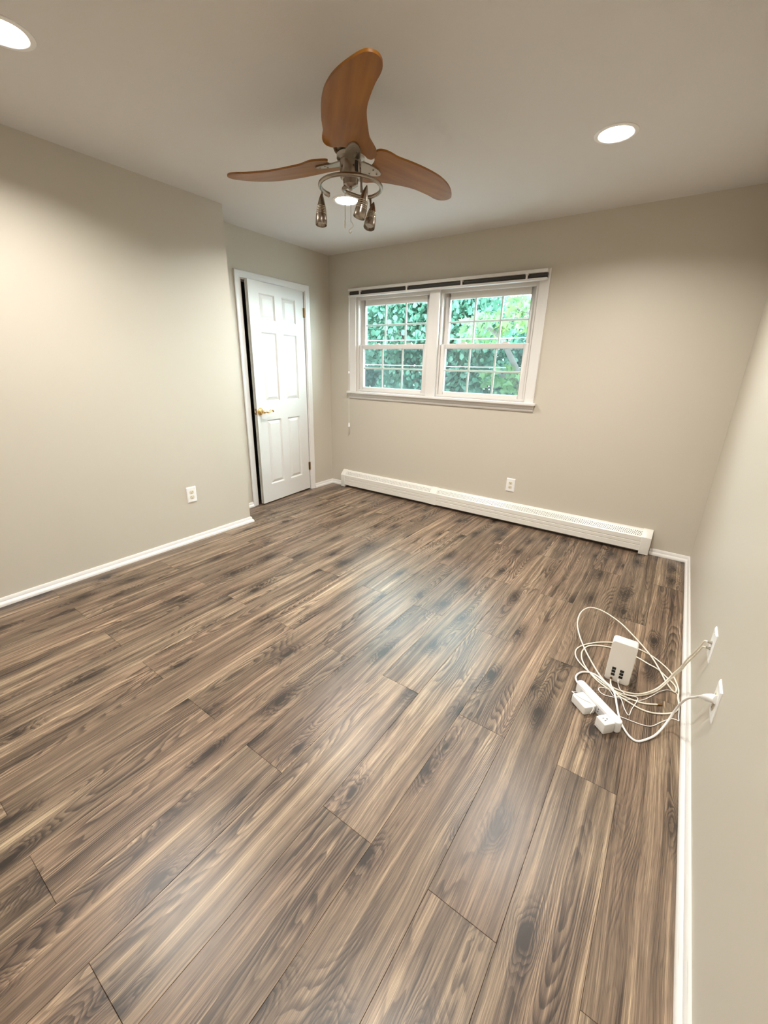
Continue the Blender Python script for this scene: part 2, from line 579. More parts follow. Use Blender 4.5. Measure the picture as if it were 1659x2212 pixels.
# shoe moulding
PROF = [(0, 0), (0.0245, 0), (0.0245, 0.010), (0.0200, 0.020), (0.0125, 0.0255), (0.0112, 0.040), (0.0065, 0.0478), (0, 0.0478)]
def moulding(name, p, q, label, m0=0, m1=0):
    """run from p to q along the wall; the room lies to the left of p->q; m0/m1 mitre each end by the depth"""
    p, q = Vector((p[0], p[1], 0)), Vector((q[0], q[1], 0))
    d = (q - p).normalized()
    nrm = Vector((-d.y, d.x, 0))
    vs, n = [], len(PROF)
    for base, mi, sg in ((p, m0, 1), (q, m1, -1)):
        for dd, z in PROF:
            vs.append(base + nrm * dd + d * (sg * mi * dd) + Vector((0, 0, z)))
    fs = [tuple(range(n)), tuple(range(2 * n - 1, n - 1, -1))]
    for i in range(n):
        j = (i + 1) % n
        fs.append((i, n + i, n + j, j))
    o = MB().add(vs, fs).build(name, MAT['scuffed' if name == 'baseboard_right' else 'trim'], smooth=40)
    struct(o, label, 'baseboard')
    return o
moulding('baseboard_left', (XL, YC), (XL, YF), 'white shoe moulding along the wall with the lone outlet', -1, 1)
moulding('baseboard_return', (XD, YC), (XL, YC), 'white shoe moulding on the short return of the recess', 1, -1)
moulding('baseboard_recess', (XD, YB), (XD, 3.397), 'short white shoe moulding between door casing and corner', 1, 0)
moulding('baseboard_alcove', (XD, 2.508), (XD, YC), 'short white shoe moulding between door casing and recess corner', 0, 1)
moulding('baseboard_back', (XR, YB), (0.030, YB), 'short white shoe moulding right of the baseboard heater', 1, 0)
moulding('baseboard_corner', (-3.143, YB), (XD, YB), 'short white shoe moulding between heater and door-side corner', 0, 1)
moulding('baseboard_right', (XR, YF), (XR, YB), 'long white scuffed shoe moulding beneath the cable plate', 1, 1)
moulding('baseboard_front', (XL, YF), (XR, YF), 'white shoe moulding along the wall facing the window', 1, 1)

# ------------------------------------------------------------------ door
def cas_profile(w):      # colonial casing: (across, proud)
    return [(0, 0), (0, 0.009), (0.006, 0.012), (w * 0.45, 0.0125), (w * 0.55, 0.0155), (w - 0.006, 0.0175), (w, 0.014), (w, 0)]
def casing_frame(name, to3, u0, u1, z0, z1, w, mat, bottom=False):
    """mitred casing round an opening; to3(u, z, proud) -> point"""
    P = cas_profile(w)
    loops = []
    rings = [(u0, z0, -1, 0), (u0, z1, -1, 1), (u1, z1, 1, 1), (u1, z0, 1, 0)]
    m = MB()
    vs = []
    n = len(P)
    for (u, z, su, sz) in rings:
        for a, h in P:
            vs.append(to3(u + su * a, z + sz * a, h))
    fs = []
    for k in range(3):
        for i in range(n - 1):
            fs.append((k * n + i, (k + 1) * n + i, (k + 1) * n + i + 1, k * n + i + 1))
    fs.append(tuple(range(n))); fs.append(tuple(range(4 * n - 1, 3 * n - 1, -1)))
    m.add(vs, fs)
    return m.build(name, mat, smooth=30)
tr = casing_frame('trim_1', lambda u, z, h: (XD + h, u, z), 2.562, 3.340, 0.0, 2.060, 0.055, MAT['trim'])
struct(tr, 'white moulded casing around the six-panel door', 'door casing')
m = MB()
m.box((XD - RW, DY0, 0.0), (XD + 0.003, DY0 + 0.012, DZ - 0.012)).box((XD - RW, DY1 - 0.012, 0.0), (XD + 0.003, DY1, DZ - 0.012))
m.box((XD - RW, DY0, DZ - 0.012), (XD + 0.003, DY1, DZ))
m.box((XD - 0.075, DY0 + 0.012, 0.0), (XD - 0.045, DY0 + 0.022, DZ - 0.012)).box((XD - 0.075, DY0 + 0.012, DZ - 0.022), (XD - 0.045, DY1 - 0.012, DZ - 0.012))
m.build('jamb', MAT['trim'], tr, smooth=0)

DW, DT, DH, DZ0 = 0.727, 0.035, 2.038, 0.014
# leaf local axes: +x from hinge to free edge, +y towards the room (face at y=0), z up
stiles = [0.0, 0.122, 0.312, 0.408, 0.602, DW]
rails = [0.0, 0.180, 0.830, 1.005, 1.625, 1.728, 1.945, DH]
pan = []
m = MB()
def grid_leaf(m):
    n1, n2 = len(stiles), len(rails)
    for a in range(n1 - 1):
        for b in range(n2 - 1):
            hole = a in (1, 3) and b in (1, 3, 5)
            x0, x1, z0, z1 = stiles[a], stiles[a + 1], rails[b], rails[b + 1]
            if hole:
                pan.append((x0, x1, z0, z1))
                m.add([(x0, 0, z0), (x1, 0, z0), (x1, -0.013, z0), (x0, -0.013, z0), (x0, 0, z1), (x1, 0, z1), (x1, -0.013, z1), (x0, -0.013, z1)],
                      [(0, 1, 2, 3), (4, 5, 6, 7), (0, 3, 7, 4), (1, 2, 6, 5)])
            else:
                m.add([(x0, 0, z0), (x1, 0, z0), (x1, 0, z1), (x0, 0, z1)], [(0, 1, 2, 3)])
    m.box((0, -DT, 0), (DW, -0.0135, DH))
    m.add([(0, 0, 0), (DW, 0, 0), (DW, -0.0105, 0), (0, -0.0105, 0)], [(0, 1, 2, 3)])
    m.add([(0, 0, DH), (DW, 0, DH), (DW, -0.0105, DH), (0, -0.0105, DH)], [(0, 1, 2, 3)])
    m.add([(0, 0, 0), (0, -0.0105, 0), (0, -0.0105, DH), (0, 0, DH)], [(0, 1, 2, 3)])
    m.add([(DW, 0, 0), (DW, -0.0105, 0), (DW, -0.0105, DH), (DW, 0, DH)], [(0, 1, 2, 3)])
grid_leaf(m)
door = m.build('door_1', MAT['door'], smooth=0)
struct(door, 'white six-panel door standing ajar with a brass lever', 'door')
door.location = (-3.345, 3.325, DZ0)
# local +x -> towards free edge (world -y, slightly +x); local +y -> room side (+x)
ang = math.radians(5.2)
ex = Vector((math.sin(ang), -math.cos(ang), 0)); ey = Vector((math.cos(ang), math.sin(ang), 0))
door.matrix_world = Matrix(((ex.x, ey.x, 0, -3.345), (ex.y, ey.y, 0, 3.325), (0, 0, 1, DZ0), (0, 0, 0, 1)))
for x0, x1, z0, z1 in pan:                       # raised panels: groove, slope, field
    k1, k2 = 0.012, 0.040
    vs = []
    for k, y in ((0.0, -0.0005), (k1, -0.0125), (k2, -0.0020)):
        vs += [(x0 + k, y, z0 + k), (x1 - k, y, z0 + k), (x1 - k, y, z1 - k), (x0 + k, y, z1 - k)]
    fs = [(8, 9, 10, 11)]
    for r in (0, 4):
        for i in range(4):
            j = (i + 1) % 4
            fs.append((r + i, r + j, r + 4 + j, r + 4 + i))
    MB().add(vs, fs).build('panel', MAT['door'], door, smooth=0)
# lever handle
hx, hz = 0.688, 0.918
rot_out = Matrix.Translation((hx, 0, hz)) @ Matrix.Rotation(-math.pi / 2, 4, 'X')
hd = MB().lathe([(0.034, -0.001), (0.034, 0.004), (0.031, 0.009), (0.024, 0.013), (0.016, 0.017), (0.013, 0.026), (0.013, 0.046), (0.016, 0.050), (0.015, 0.062), (0.006, 0.066)], 32, rot_out).build('door_handle', MAT['brass'], door, smooth=50)
hd['label'] = 'polished brass lever handle'
lev = [(hx, 0.055, hz), (hx - 0.022, 0.058, hz + 0.002), (hx - 0.045, 0.058, hz - 0.006), (hx - 0.065, 0.056, hz - 0.004), (hx - 0.082, 0.055, hz + 0.007), (hx - 0.100, 0.054, hz + 0.010), (hx - 0.116, 0.053, hz + 0.003), (hx - 0.121, 0.052, hz - 0.008)]
lp = smooth_path(lev, 6)
MB().tube(lp, 0.008, 12, rad=[0.0105 - 0.0035 * min(1, i / len(lp) * 1.3) for i in range(len(lp))]).build('lever', MAT['brass'], hd, smooth=60)
MB().box((DW - 0.001, -0.027, hz - 0.029), (DW + 0.0015, -0.006, hz + 0.029)).build('latch_plate', MAT['bronze'], door, smooth=0)
MB().box((DW, -0.022, hz - 0.008), (DW + 0.009, -0.011, hz + 0.008)).build('latch_bolt', MAT['brass'], door, smooth=0)
for zz in (0.26, 1.845):
    hg = MB().tube([(-0.006, 0.006, zz - 0.045), (-0.006, 0.006, zz + 0.045)], 0.0075, 12)
    hg.box((-0.010, -0.003, zz - 0.044), (0.012, 0.0015, zz + 0.044))
    hg.build('hinge', MAT['bronze'], door, smooth=40)

# ------------------------------------------------------------------ double window
tw = casing_frame('trim_2', lambda u, z, h: (u, YB - h, z), WX0, WX1, 1.100, 2.030, 0.080, MAT['trim'])
struct(tw, 'white moulded casing framing the paired windows', 'window casing')
m = MB().box((-3.068, YB - 0.045, 1.078), (-1.012, YB + 0.05, 1.100))
m.build('window_stool', MAT['trim'], tw, bevel=0.005)
apr = [(0, 1.022), (-0.006, 1.022), (-0.013, 1.030), (-0.016, 1.044), (-0.011, 1.050), (-0.011, 1.068), (-0.016, 1.078), (0, 1.078)]
MB().prism([(y, z) for y, z in apr], -3.045, -1.030, Matrix(((0, 0, 1, 0), (1, 0, 0, YB), (0, 1, 0, 0), (0, 0, 0, 1)))).build('apron', MAT['trim'], tw, smooth=30)
# mullion post between the two units
MB().box((-2.090, YB - 0.016, 1.100), (-1.988, YB + 0.13, 2.030)).build('mullion_post', MAT['trim'], tw, bevel=0.004)
def cyl_y(x, y0, y1, z, r, seg=16):
    return Matrix.Translation((x, y0, z)) @ Matrix.Rotation(-math.pi / 2, 4, 'X')
def frame_box(m, x0, x1, z0, z1, wl, wr, wb, wt, y0, y1):
    m.box((x0, y0, z0), (x0 + wl, y1, z1)).box((x1 - wr, y0, z0), (x1, y1, z1))
    m.box((x0 + wl, y0, z0), (x1 - wr, y1, z0 + wb)).box((x0 + wl, y0, z1 - wt), (x1 - wr, y1, z1))
    return m
def window_unit(name, x0, x1, label):
    fm = MB()
    frame_box(fm, x0, x1, 1.100, 2.030, 0.024, 0.024, 0.022, 0.028, YB + 0.012, YB + 0.125)
    fm.box((x0 + 0.024, YB + 0.058, 1.12), (x0 + 0.030, YB + 0.064, 2.0)).box((x1 - 0.030, YB + 0.058, 1.12), (x1 - 0.024, YB + 0.064, 2.0))
    w = fm.build(name, MAT['vinyl'], smooth=0)
    struct(w, label, 'window')
    gx0, gx1 = x0 + 0.074, x1 - 0.074
    for kind, z0, z1, g0, g1, y0, y1 in (('upper_sash', 1.538, 2.004, 1.578, 1.950, YB + 0.064, YB + 0.098),
                                         ('lower_sash', 1.120, 1.574, 1.150, 1.535, YB + 0.026, YB + 0.058)):
        s = MB()
        a, b = x0 + 0.025, x1 - 0.025
        frame_box(s, a, b, z0, z1, gx0 - a, b - gx1, g0 - z0, z1 - g1, y0, y1)
        sash = s.build(kind, MAT['vinyl'], w, bevel=0.004)
        yc = (y0 + y1) / 2
        MB().box((gx0 - 0.006, yc - 0.009, g0 - 0.006), (gx1 + 0.006, yc - 0.005, g1 + 0.006)).build('pane', MAT['glass'], sash, smooth=0)
        MB().box((gx0 - 0.006, yc + 0.009, g0 - 0.006), (gx1 + 0.006, yc + 0.013, g1 + 0.006)).build('pane', MAT['glass'], sash, smooth=0)
        hw = 0.0085
        for k in (1, 2):
            xm = gx0 + (gx1 - gx0) * k / 3
            MB().box((xm - hw, yc - 0.0035, g0 - 0.004), (xm + hw, yc + 0.0045, g1 + 0.004)).build('muntin_bar', MAT['vinyl'], sash, bevel=0.002)
        zm = (g0 + g1) / 2
        MB().box((gx0 - 0.004, yc - 0.003, zm - hw), (gx1 + 0.004, yc + 0.004, zm + hw)).build('muntin_bar', MAT['vinyl'], sash, bevel=0.002)
        if kind == 'lower_sash':
            for fx in (0.24, 0.78):
                xk = gx0 + (gx1 - gx0) * fx
                MB().prism([(-0.045, 0), (0.045, 0), (0.030, 0.004), (0.018, 0.016), (-0.018, 0.016), (-0.030, 0.004)], y0 + 0.004, y1 - 0.004,
                           Matrix(((1, 0, 0, xk), (0, 0, 1, 0), (0, 1, 0, z1 - 0.001), (0, 0, 0, 1)))).build('sash_lock', MAT['vinyl'], sash, smooth=0)
    MB().box((x0 + 0.03, YB + 0.112, 1.122), (x1 - 0.03, YB + 0.1128, 1.56)).build('insect_screen', MAT['screen'], w, smooth=0)
    return w
window_unit('window_1', -2.965, -2.085, 'white double-hung window nearer the door, six-pane grilles in each sash')
window_unit('window_2', -1.993, -1.115, 'white double-hung window farther from the door, six-pane grilles in each sash')

# blind head rail, its carriers and pull cord
rx0, rx1, ry = -3.021, -1.047, YB - 0.064
hr = empty('blind_headrail', ((rx0 + rx1) / 2, YB - 0.03, 2.03))
tag(hr, 'white empty blind headrail with dark slot and hanging pull cord above the windows', 'blind headrail')
q1 = MB().box((rx0, ry, 2.076), (rx1, YB - 0.017, 2.100)).build('top_rail', MAT['trim'], bevel=0.002)
q2 = MB().box((rx0, ry, 2.024), (rx1, YB - 0.017, 2.040)).build('bottom_rail', MAT['trim'], bevel=0.003)
q3 = MB().box((rx0 + 0.004, ry + 0.022, 2.039), (rx1 - 0.004, YB - 0.018, 2.077)).box((rx0 + 0.004, ry + 0.014, 2.054), (rx1 - 0.004, ry + 0.023, 2.060)).build('inner_track', MAT['dark'], smooth=0)
adopt(hr, q1, q2, q3)
for xx in (-2.873, -2.320, -1.763, -1.205):
    c = MB().box((xx - 0.007, ry + 0.001, 2.040), (xx + 0.007, ry + 0.012, 2.070)).box((xx - 0.011, ry + 0.001, 2.066), (xx + 0.011, ry + 0.024, 2.077)).build('carrier_clip', MAT['trim'], smooth=0)
    adopt(hr, c)
cy = YB - 0.055
cordm = MB().tube([(-3.018, cy, 2.030), (-3.020, cy, 1.6), (-3.022, cy, 1.2), (-3.024, cy, 0.735)], 0.0016, 8)
cordm.tube([(-3.011, cy, 2.030), (-3.015, cy, 1.6), (-3.019, cy, 1.3), (-3.022, cy, 1.29)], 0.0014, 8)
co_ = cordm.build('pull_cord', MAT['cord'])
ta = MB().lathe([(0.003, 0.045), (0.007, 0.040), (0.010, 0.018), (0.012, 0.0), (0.009, -0.002)], 16, Matrix.Translation((-3.024, cy, 0.715))).build('cord_tassel', MAT['plastic'], smooth=50)
tb = MB().lathe([(0.003, 0.028), (0.008, 0.022), (0.008, 0.004), (0.004, 0.0)], 16, Matrix.Translation((-3.022, cy, 1.280))).build('cord_joiner', MAT['plastic'], smooth=50)
adopt(hr, co_, ta, tb)

# ------------------------------------------------------------------ baseboard heater
HX0, HX1 = -3.142, 0.027
hf, hb = YB - 0.066, YB            # front plane, wall plane
ht = empty('baseboard_heater', ((HX0 + HX1) / 2, YB - 0.035, 0.0))
tag(ht, 'long white baseboard heater with perforated top running below the windows', 'baseboard heater')
AXIS = Matrix(((0, 0, 1, 0), (1, 0, 0, 0), (0, 1, 0, 0), (0, 0, 0, 1)))     # (y, z) outline extruded along x
secs = [(HX0 + 0.052, -1.935), (-1.880, HX1 - 0.066)]
parts = []
for a, b in secs:                                        # ribbed front panels
    out = [(hf, 0.030), (hf, 0.070), (hf + 0.0030, 0.072), (hf + 0.0030, 0.076), (hf, 0.078), (hf, 0.100), (hf + 0.0030, 0.102), (hf + 0.0030, 0.106), (hf, 0.108),
           (hf, 0.142), (hf + 0.004, 0.142), (hf + 0.006, 0.109), (hf + 0.006, 0.030)]
    parts.append(MB().prism(out[::-1], a - 0.01, b + 0.01, AXIS).build('front_panel', MAT['heater'], smooth=30))
    # perforated slope, real holes
    s0, s1 = Vector((0, hf, 0.142)), Vector((0, YB - 0.020, 0.192))
    u = (s1 - s0)
    mm = MB()
    def pt(x, t):
        p = s0 + u * t
        return (x, p.y, p.z)
    mm.add([pt(a - 0.01, 0), pt(b + 0.01, 0), pt(b + 0.01, 0.16), pt(a - 0.01, 0.16)], [(0, 1, 2, 3)])
    mm.add([pt(a - 0.01, 0.80), pt(b + 0.01, 0.80), pt(b + 0.01, 1), pt(a - 0.01, 1)], [(0, 1, 2, 3)])
    mm.add([pt(a - 0.01, 1), pt(b + 0.01, 1), (b + 0.01, YB - 0.0005, 0.196), (a - 0.01, YB - 0.0005, 0.196)], [(0, 1, 2, 3)])
    nc = int((b - a) / 0.0150)
    dx = (b - a) / nc
    rows = 4
    for r in range(rows):
        t0, t1 = 0.16 + 0.64 * r / rows, 0.16 + 0.64 * (r + 1) / rows
        off = 0.25 * dx if r % 2 else -0.25 * dx
        mm.add([pt(a - 0.01, t0), pt(a + 0.3 * dx + off, t0), pt(a + 0.3 * dx + off, t1), pt(a - 0.01, t1)], [(0, 1, 2, 3)])
        mm.add([pt(b - 0.3 * dx + off, t0), pt(b + 0.01, t0), pt(b + 0.01, t1), pt(b - 0.3 * dx + off, t1)], [(0, 1, 2, 3)])
        for c in range(nc - 1):
            xa = a + 0.3 * dx + off + (b - a - 0.6 * dx) * c / (nc - 1)
            xb = a + 0.3 * dx + off + (b - a - 0.6 * dx) * (c + 1) / (nc - 1)
            xm, hw = (xa + xb) / 2, 0.0040
            tm, hh = (t0 + t1) / 2, (t1 - t0) * 0.27
            hexa = [(xm - hw, tm), (xm - hw * .5, tm - hh), (xm + hw * .5, tm - hh), (xm + hw, tm), (xm + hw * .5, tm + hh), (xm - hw * .5, tm + hh)]
            vs = [pt(xa, tm), pt(xa, t0), pt(xb, t0), pt(xb, tm), pt(xb, t1), pt(xa, t1)] + [pt(*h) for h in hexa]
            fs = [(i, (i + 1) % 6, 6 + (i + 1) % 6, 6 + i) for i in range(6)]
            mm.add(vs, fs)
    g = mm.build('perforated_grille', MAT['heater'], smooth=0)
    parts.append(g)
parts.append(MB().box((HX0 + 0.01, hf + 0.012, 0.022), (HX1 - 0.01, YB - 0.006, 0.128)).build('fin_core', MAT['sheetmetal'], smooth=0))
parts.append(MB().box((HX0 + 0.01, YB - 0.005, 0.03), (HX1 - 0.01, YB - 0.001, 0.192)).build('back_plate', MAT['sheetmetal'], smooth=0))
capo = [(YB, 0.004), (hf - 0.003, 0.004), (hf - 0.003, 0.146), (YB - 0.018, 0.199), (YB, 0.201)]
for a, b in ((HX0, HX0 + 0.056), (HX1 - 0.068, HX1)):
    parts.append(MB().prism(capo[::-1], a, b, AXIS).build('end_cap', MAT['heater'], bevel=0.003, smooth=30))
capo2 = [(hf - 0.002, 0.026), (hf - 0.002, 0.1445), (YB - 0.018, 0.1965), (YB, 0.1985), (YB, 0.190), (hf + 0.007, 0.138), (hf + 0.007, 0.026)]
parts.append(MB().prism(capo2[::-1], -1.944, -1.870, AXIS).build('joint_cover', MAT['heater'], smooth=30))
adopt(ht, *parts)

# ------------------------------------------------------------------ outlets
def frame_m(origin, right, up):
    """local x = right, y = up, z = out of the wall"""
    r, u = Vector(right), Vector(up)
    o = r.cross(u)
    return Matrix(((r.x, u.x, o.x, origin[0]), (r.y, u.y, o.y, origin[1]), (r.z, u.z, o.z, origin[2]), (0, 0, 0, 1)))
def plate(name, F, label, cat, w=0.080, h=0.124, group=None):
    m = MB()
    hw, hh = w / 2, h / 2
    vs = []
    for k, z in ((0, 0), (0, 0.0025), (0.006, 0.0062)):
        vs += [(-hw + k, -hh + k, z), (hw - k, -hh + k, z), (hw - k, hh - k, z), (-hw + k, hh - k, z)]
    fs = [(8, 9, 10, 11), (3, 2, 1, 0)]
    for r in (0, 4):
        for i in range(4):
            j = (i + 1) % 4
            fs.append((r + i, r + j, r + 4 + j, r + 4 + i))
    m.add(vs, fs)
    o = m.build(name, MAT['plastic'], smooth=0)
    o.matrix_world = F
    tag(o, label, cat, group)
    return o
def receptacle(root, cy, slots=True):
    out = []
    for k in range(28):
        a = 2 * math.pi * k / 28
        out.append((0.0165 * math.cos(a), max(-0.0125, min(0.0125, 0.0165 * math.sin(a)))))
    ring = [(x * 1.12, y * 1.13) for x, y in out]
    g = MB().prism([(x, y + cy) for x, y in ring], 0.0055, 0.0064).build('receptacle_gap', MAT['recept'], root, smooth=0)
    f = MB().prism([(x, y + cy) for x, y in out], 0.005, 0.0078).build('receptacle', MAT['recept'], root, bevel=0.0008, smooth=30)
    if slots:
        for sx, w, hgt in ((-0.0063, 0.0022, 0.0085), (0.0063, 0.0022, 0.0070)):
            MB().box((sx - w / 2, cy + 0.0025 - hgt / 2 + 0.002, 0.0070), (sx + w / 2, cy + 0.0025 + hgt / 2 + 0.002, 0.0081)).build('slot', MAT['black'], f, smooth=0)  # proud black boxes: the shade inside the slot openings is painted
        MB().lathe([(0.0026, 0.0070), (0.0026, 0.0081)], 12, Matrix.Translation((0, cy - 0.0065, 0))).build('painted_ground_hole', MAT['black'], f, smooth=0)  # black disc: shade inside the round opening is painted too
def screw(root, y=0.0, z=0.0058):
    MB().lathe([(0.0032, 0.0), (0.0030, 0.0010), (0.0016, 0.0016)], 12, Matrix.Translation((0, y, z))).build('screw', MAT['plastic'], root, smooth=40)
for nm, F, lab in (
    ('wall_outlet', frame_m((-1.141, YB, 0.358), (1, 0, 0), (0, 0, 1)), 'white duplex outlet on the window wall just above the baseboard heater'),
    ('wall_outlet', frame_m((XL, 1.691, 0.383), (0, 1, 0), (0, 0, 1)), 'white duplex outlet on the wall that stands forward of the door')):
    o = plate(nm, F, lab, 'outlet')
    receptacle(o, 0.0195); receptacle(o, -0.0195); screw(o)
FR = frame_m((XR, 1.852, 0.372), (0, -1, 0), (0, 0, 1))
cp = plate('cable_wall_plate', FR, 'white wall plate with ivory coaxial cables coming out', 'wall plate')
MB().lathe([(0.0062, 0.004), (0.0062, 0.010), (0.0048, 0.010), (0.0048, 0.020)], 12, Matrix.Translation((0.010, 0.012, 0))).build('coax_jack', MAT['satin'], cp, smooth=30)
MB().lathe([(0.0062, 0.004), (0.0062, 0.010), (0.0048, 0.010), (0.0048, 0.020)], 12, Matrix.Translation((0.010, -0.014, 0))).build('coax_jack', MAT['satin'], cp, smooth=30)
screw(cp, 0.048); screw(cp, -0.048)
FP = frame_m((XR, 1.508, 0.360), (0, -1, 0), (0, 0, 1))
po = plate('wall_outlet', FP, 'white duplex outlet with the power strip plug in its upper socket', 'outlet')
receptacle(po, 0.0195); receptacle(po, -0.0195); screw(po)

# ------------------------------------------------------------------ things on the floor
# router / modem
md = empty('modem', (0.018, 1.938, 0.0))
tag(md, 'upright white modem box with two columns of black ports', 'modem')
mx0, mx1, my0, my1, mz = -0.033, 0.069, 1.911, 1.966, 0.214
def rrect(x0, x1, z0, z1, r, seg=6):
    out = []
    for cx, cz, a0 in ((x1 - r, z0 + r, -90), (x1 - r, z1 - r, 0), (x0 + r, z1 - r, 90), (x0 + r, z0 + r, 180)):
        for k in range(seg + 1):
            a = math.radians(a0 + 90 * k / seg)
            out.append((cx + r * math.cos(a), cz + r * math.sin(a)))
    return out
XZ = Matrix(((1, 0, 0, 0), (0, 0, 1, 0), (0, 1, 0, 0), (0, 0, 0, 1)))
body = MB().prism(rrect(mx0, mx1, 0.0, mz, 0.014), my0, my1, XZ).build('housing', MAT['modem'], bevel=0.005, smooth=40, seg=3)
lid = MB().box((mx0 + 0.013, my0 + 0.009, mz - 0.002), (mx1 - 0.013, my1 - 0.007, mz + 0.0008)).build('top_panel', MAT['greyplastic'], bevel=0.0008)
adopt(md, body, lid)
for px, zs in ((-0.002, (0.072, 0.056, 0.039)), (0.031, (0.069, 0.053, 0.036))):
    for z in zs:
        adopt(md, MB().prism(rrect(px - 0.0078, px + 0.0078, z - 0.0066, z + 0.0066, 0.0015, 2), my0 - 0.0008, my0 + 0.004, XZ).build('port', MAT['black'], smooth=0))
adopt(md, MB().lathe([(0.0052, 0.0), (0.0052, 0.006), (0.004, 0.006), (0.004, 0.013)], 12, Matrix.Translation((-0.004, my0 + 0.001, 0.017)) @ Matrix.Rotation(math.pi / 2, 4, 'X')).build('coax_port', MAT['bronze'], smooth=30))
adopt(md, MB().lathe([(0.0050, 0.0), (0.0050, 0.004), (0.0036, 0.005), (0.0030, 0.014)], 12, Matrix.Translation((0.026, my0 + 0.001, 0.016)) @ Matrix.Rotation(math.pi / 2, 4, 'X')).build('power_jack', MAT['modem'], smooth=30))

# power strip lying on its edge
S0 = Vector((-0.027, 1.678, 0.0))
sd = Vector((0.751, -0.660, 0)).normalized()
sn = Vector((-sd.y, sd.x, 0)) * -1.0                  # towards the plugged-in adapters
if sn.y > 0: sn = -sn
SM = Matrix(((sd.x, sn.x, 0, S0.x), (sd.y, sn.y, 0, S0.y), (0, 0, 1, 0), (0, 0, 0, 1)))
ps = empty('power_strip')
ps.matrix_world = SM
tag(ps, 'white power strip lying on its edge with a thick cord to the wall', 'power strip')
MB().prism(rrect(-0.124, 0.124, -0.018, 0.018, 0.0175, 8), 0.0, 0.052).build('housing', MAT['plastic'], ps, bevel=0.006, smooth=45, seg=3)
MB().box((-0.085, 0.0165, 0.012), (0.112, 0.0195, 0.042)).build('socket_face', MAT['greyplastic'], ps, bevel=0.001)
for k in range(6):
    a = -0.066 + k * 0.031
    MB().box((a - 0.0015, 0.0185, 0.030), (a + 0.0015, 0.0202, 0.036)).box((a - 0.0015, 0.0185, 0.018), (a + 0.0015, 0.0202, 0.024)).build('socket', MAT['black'], ps, smooth=0)
pc = [(0.268, 1.530, 0.345), (0.262, 1.575, 0.312), (0.258, 1.625, 0.268), (0.250, 1.682, 0.215), (0.242, 1.727, 0.155), (0.234, 1.758, 0.085), (0.219, 1.736, 0.035), (0.191, 1.671, 0.010), (0.156, 1.618, 0.0045), (0.129, 1.592, 0.0045), (0.103, 1.602, 0.0045), (0.075, 1.642, 0.0045), (0.056, 1.693, 0.0045), (0.041, 1.750, 0.006), (0.030, 1.787, 0.014), (0.015, 1.82, 0.018), (-0.025, 1.868, 0.012), (-0.070, 1.903, 0.006), (-0.110, 1.896, 0.006), (-0.134, 1.862, 0.010), (-0.140, 1.810, 0.020), (-0.125, 1.769, 0.026), (-0.108, 1.750, 0.028)]
SI = SM.inverted()
cd = MB().tube([SI @ v for v in smooth_path(pc, 6)], 0.0042, 10).build('power_cord', MAT['cord'], ps, smooth=60)
plug_pts = [Vector((XR - 0.006, 1.486, 0.3805)), Vector((0.280, 1.496, 0.374)), Vector((0.270, 1.520, 0.354)), Vector((0.266, 1.545, 0.335)), Vector((0.262, 1.575, 0.312))]
MB().tube([SI @ v for v in smooth_path(plug_pts, 4)], 0.01, 14, rad=[0.0145, 0.0148, 0.0150, 0.0150, 0.0148, 0.0142, 0.0135, 0.0128, 0.0120, 0.0110, 0.0100, 0.0090, 0.0080, 0.0070, 0.0062, 0.0056, 0.0050]).build('plug', MAT['plastic'], cd, smooth=60)

# wall-wart adapter, plugged into the strip, with its thin lead
ad = empty('power_adapter')
ad.matrix_world = SM
tag(ad, 'white square power adapter plugged into the strip, thin lead wrapped over it', 'power adapter')
MB().prism(rrect(-0.068, 0.016, 0.0200, 0.078, 0.008), 0.0015, 0.040).build('housing', MAT['plastic'], ad, bevel=0.004, smooth=45, seg=3)
th = [(-0.045, 1.622, 0.012), (-0.038, 1.634, 0.034), (-0.052, 1.652, 0.0425), (-0.075, 1.655, 0.0425), (-0.100, 1.660, 0.0425), (-0.122, 1.671, 0.041), (-0.133, 1.690, 0.030), (-0.126, 1.712, 0.016), (-0.112, 1.733, 0.004), (-0.080, 1.742, 0.0025), (-0.060, 1.728, 0.0025), (0.008, 1.684, 0.0025), (0.061, 1.693, 0.0025), (0.102, 1.695, 0.0025), (0.142, 1.700, 0.0025), (0.173, 1.715, 0.0025), (0.205, 1.764, 0.0025), (0.235, 1.806, 0.0025), (0.254, 1.815, 0.0025), (0.264, 1.815, 0.0025), (0.263, 1.842, 0.0025), (0.264, 1.895, 0.0025), (0.262, 1.958, 0.0025), (0.253, 1.996, 0.0025), (0.221, 1.999, 0.0025), (0.188, 1.961, 0.0025), (0.157, 1.902, 0.0025), (0.122, 1.849, 0.0025), (0.073, 1.821, 0.0025), (0.023, 1.799, 0.0025), (-0.017, 1.790, 0.0025), (-0.039, 1.808, 0.0025), (-0.036, 1.830, 0.0025), (-0.010, 1.839, 0.0025), (0.008, 1.827, 0.0025), (0.022, 1.808, 0.0025), (0.048, 1.802, 0.010), (0.072, 1.750, 0.0025), (0.090, 1.724, 0.0025), (0.097, 1.772, 0.0025), (0.111, 1.832, 0.010), (0.104, 1.846, 0.014), (0.070, 1.830, 0.018), (0.041, 1.840, 0.024), (0.030, 1.870, 0.022), (0.026, 1.899, 0.016)]
MB().tube([SI @ v for v in smooth_path(th, 6)], 0.0019, 8).build('lead', MAT['cord'], ad, smooth=60)

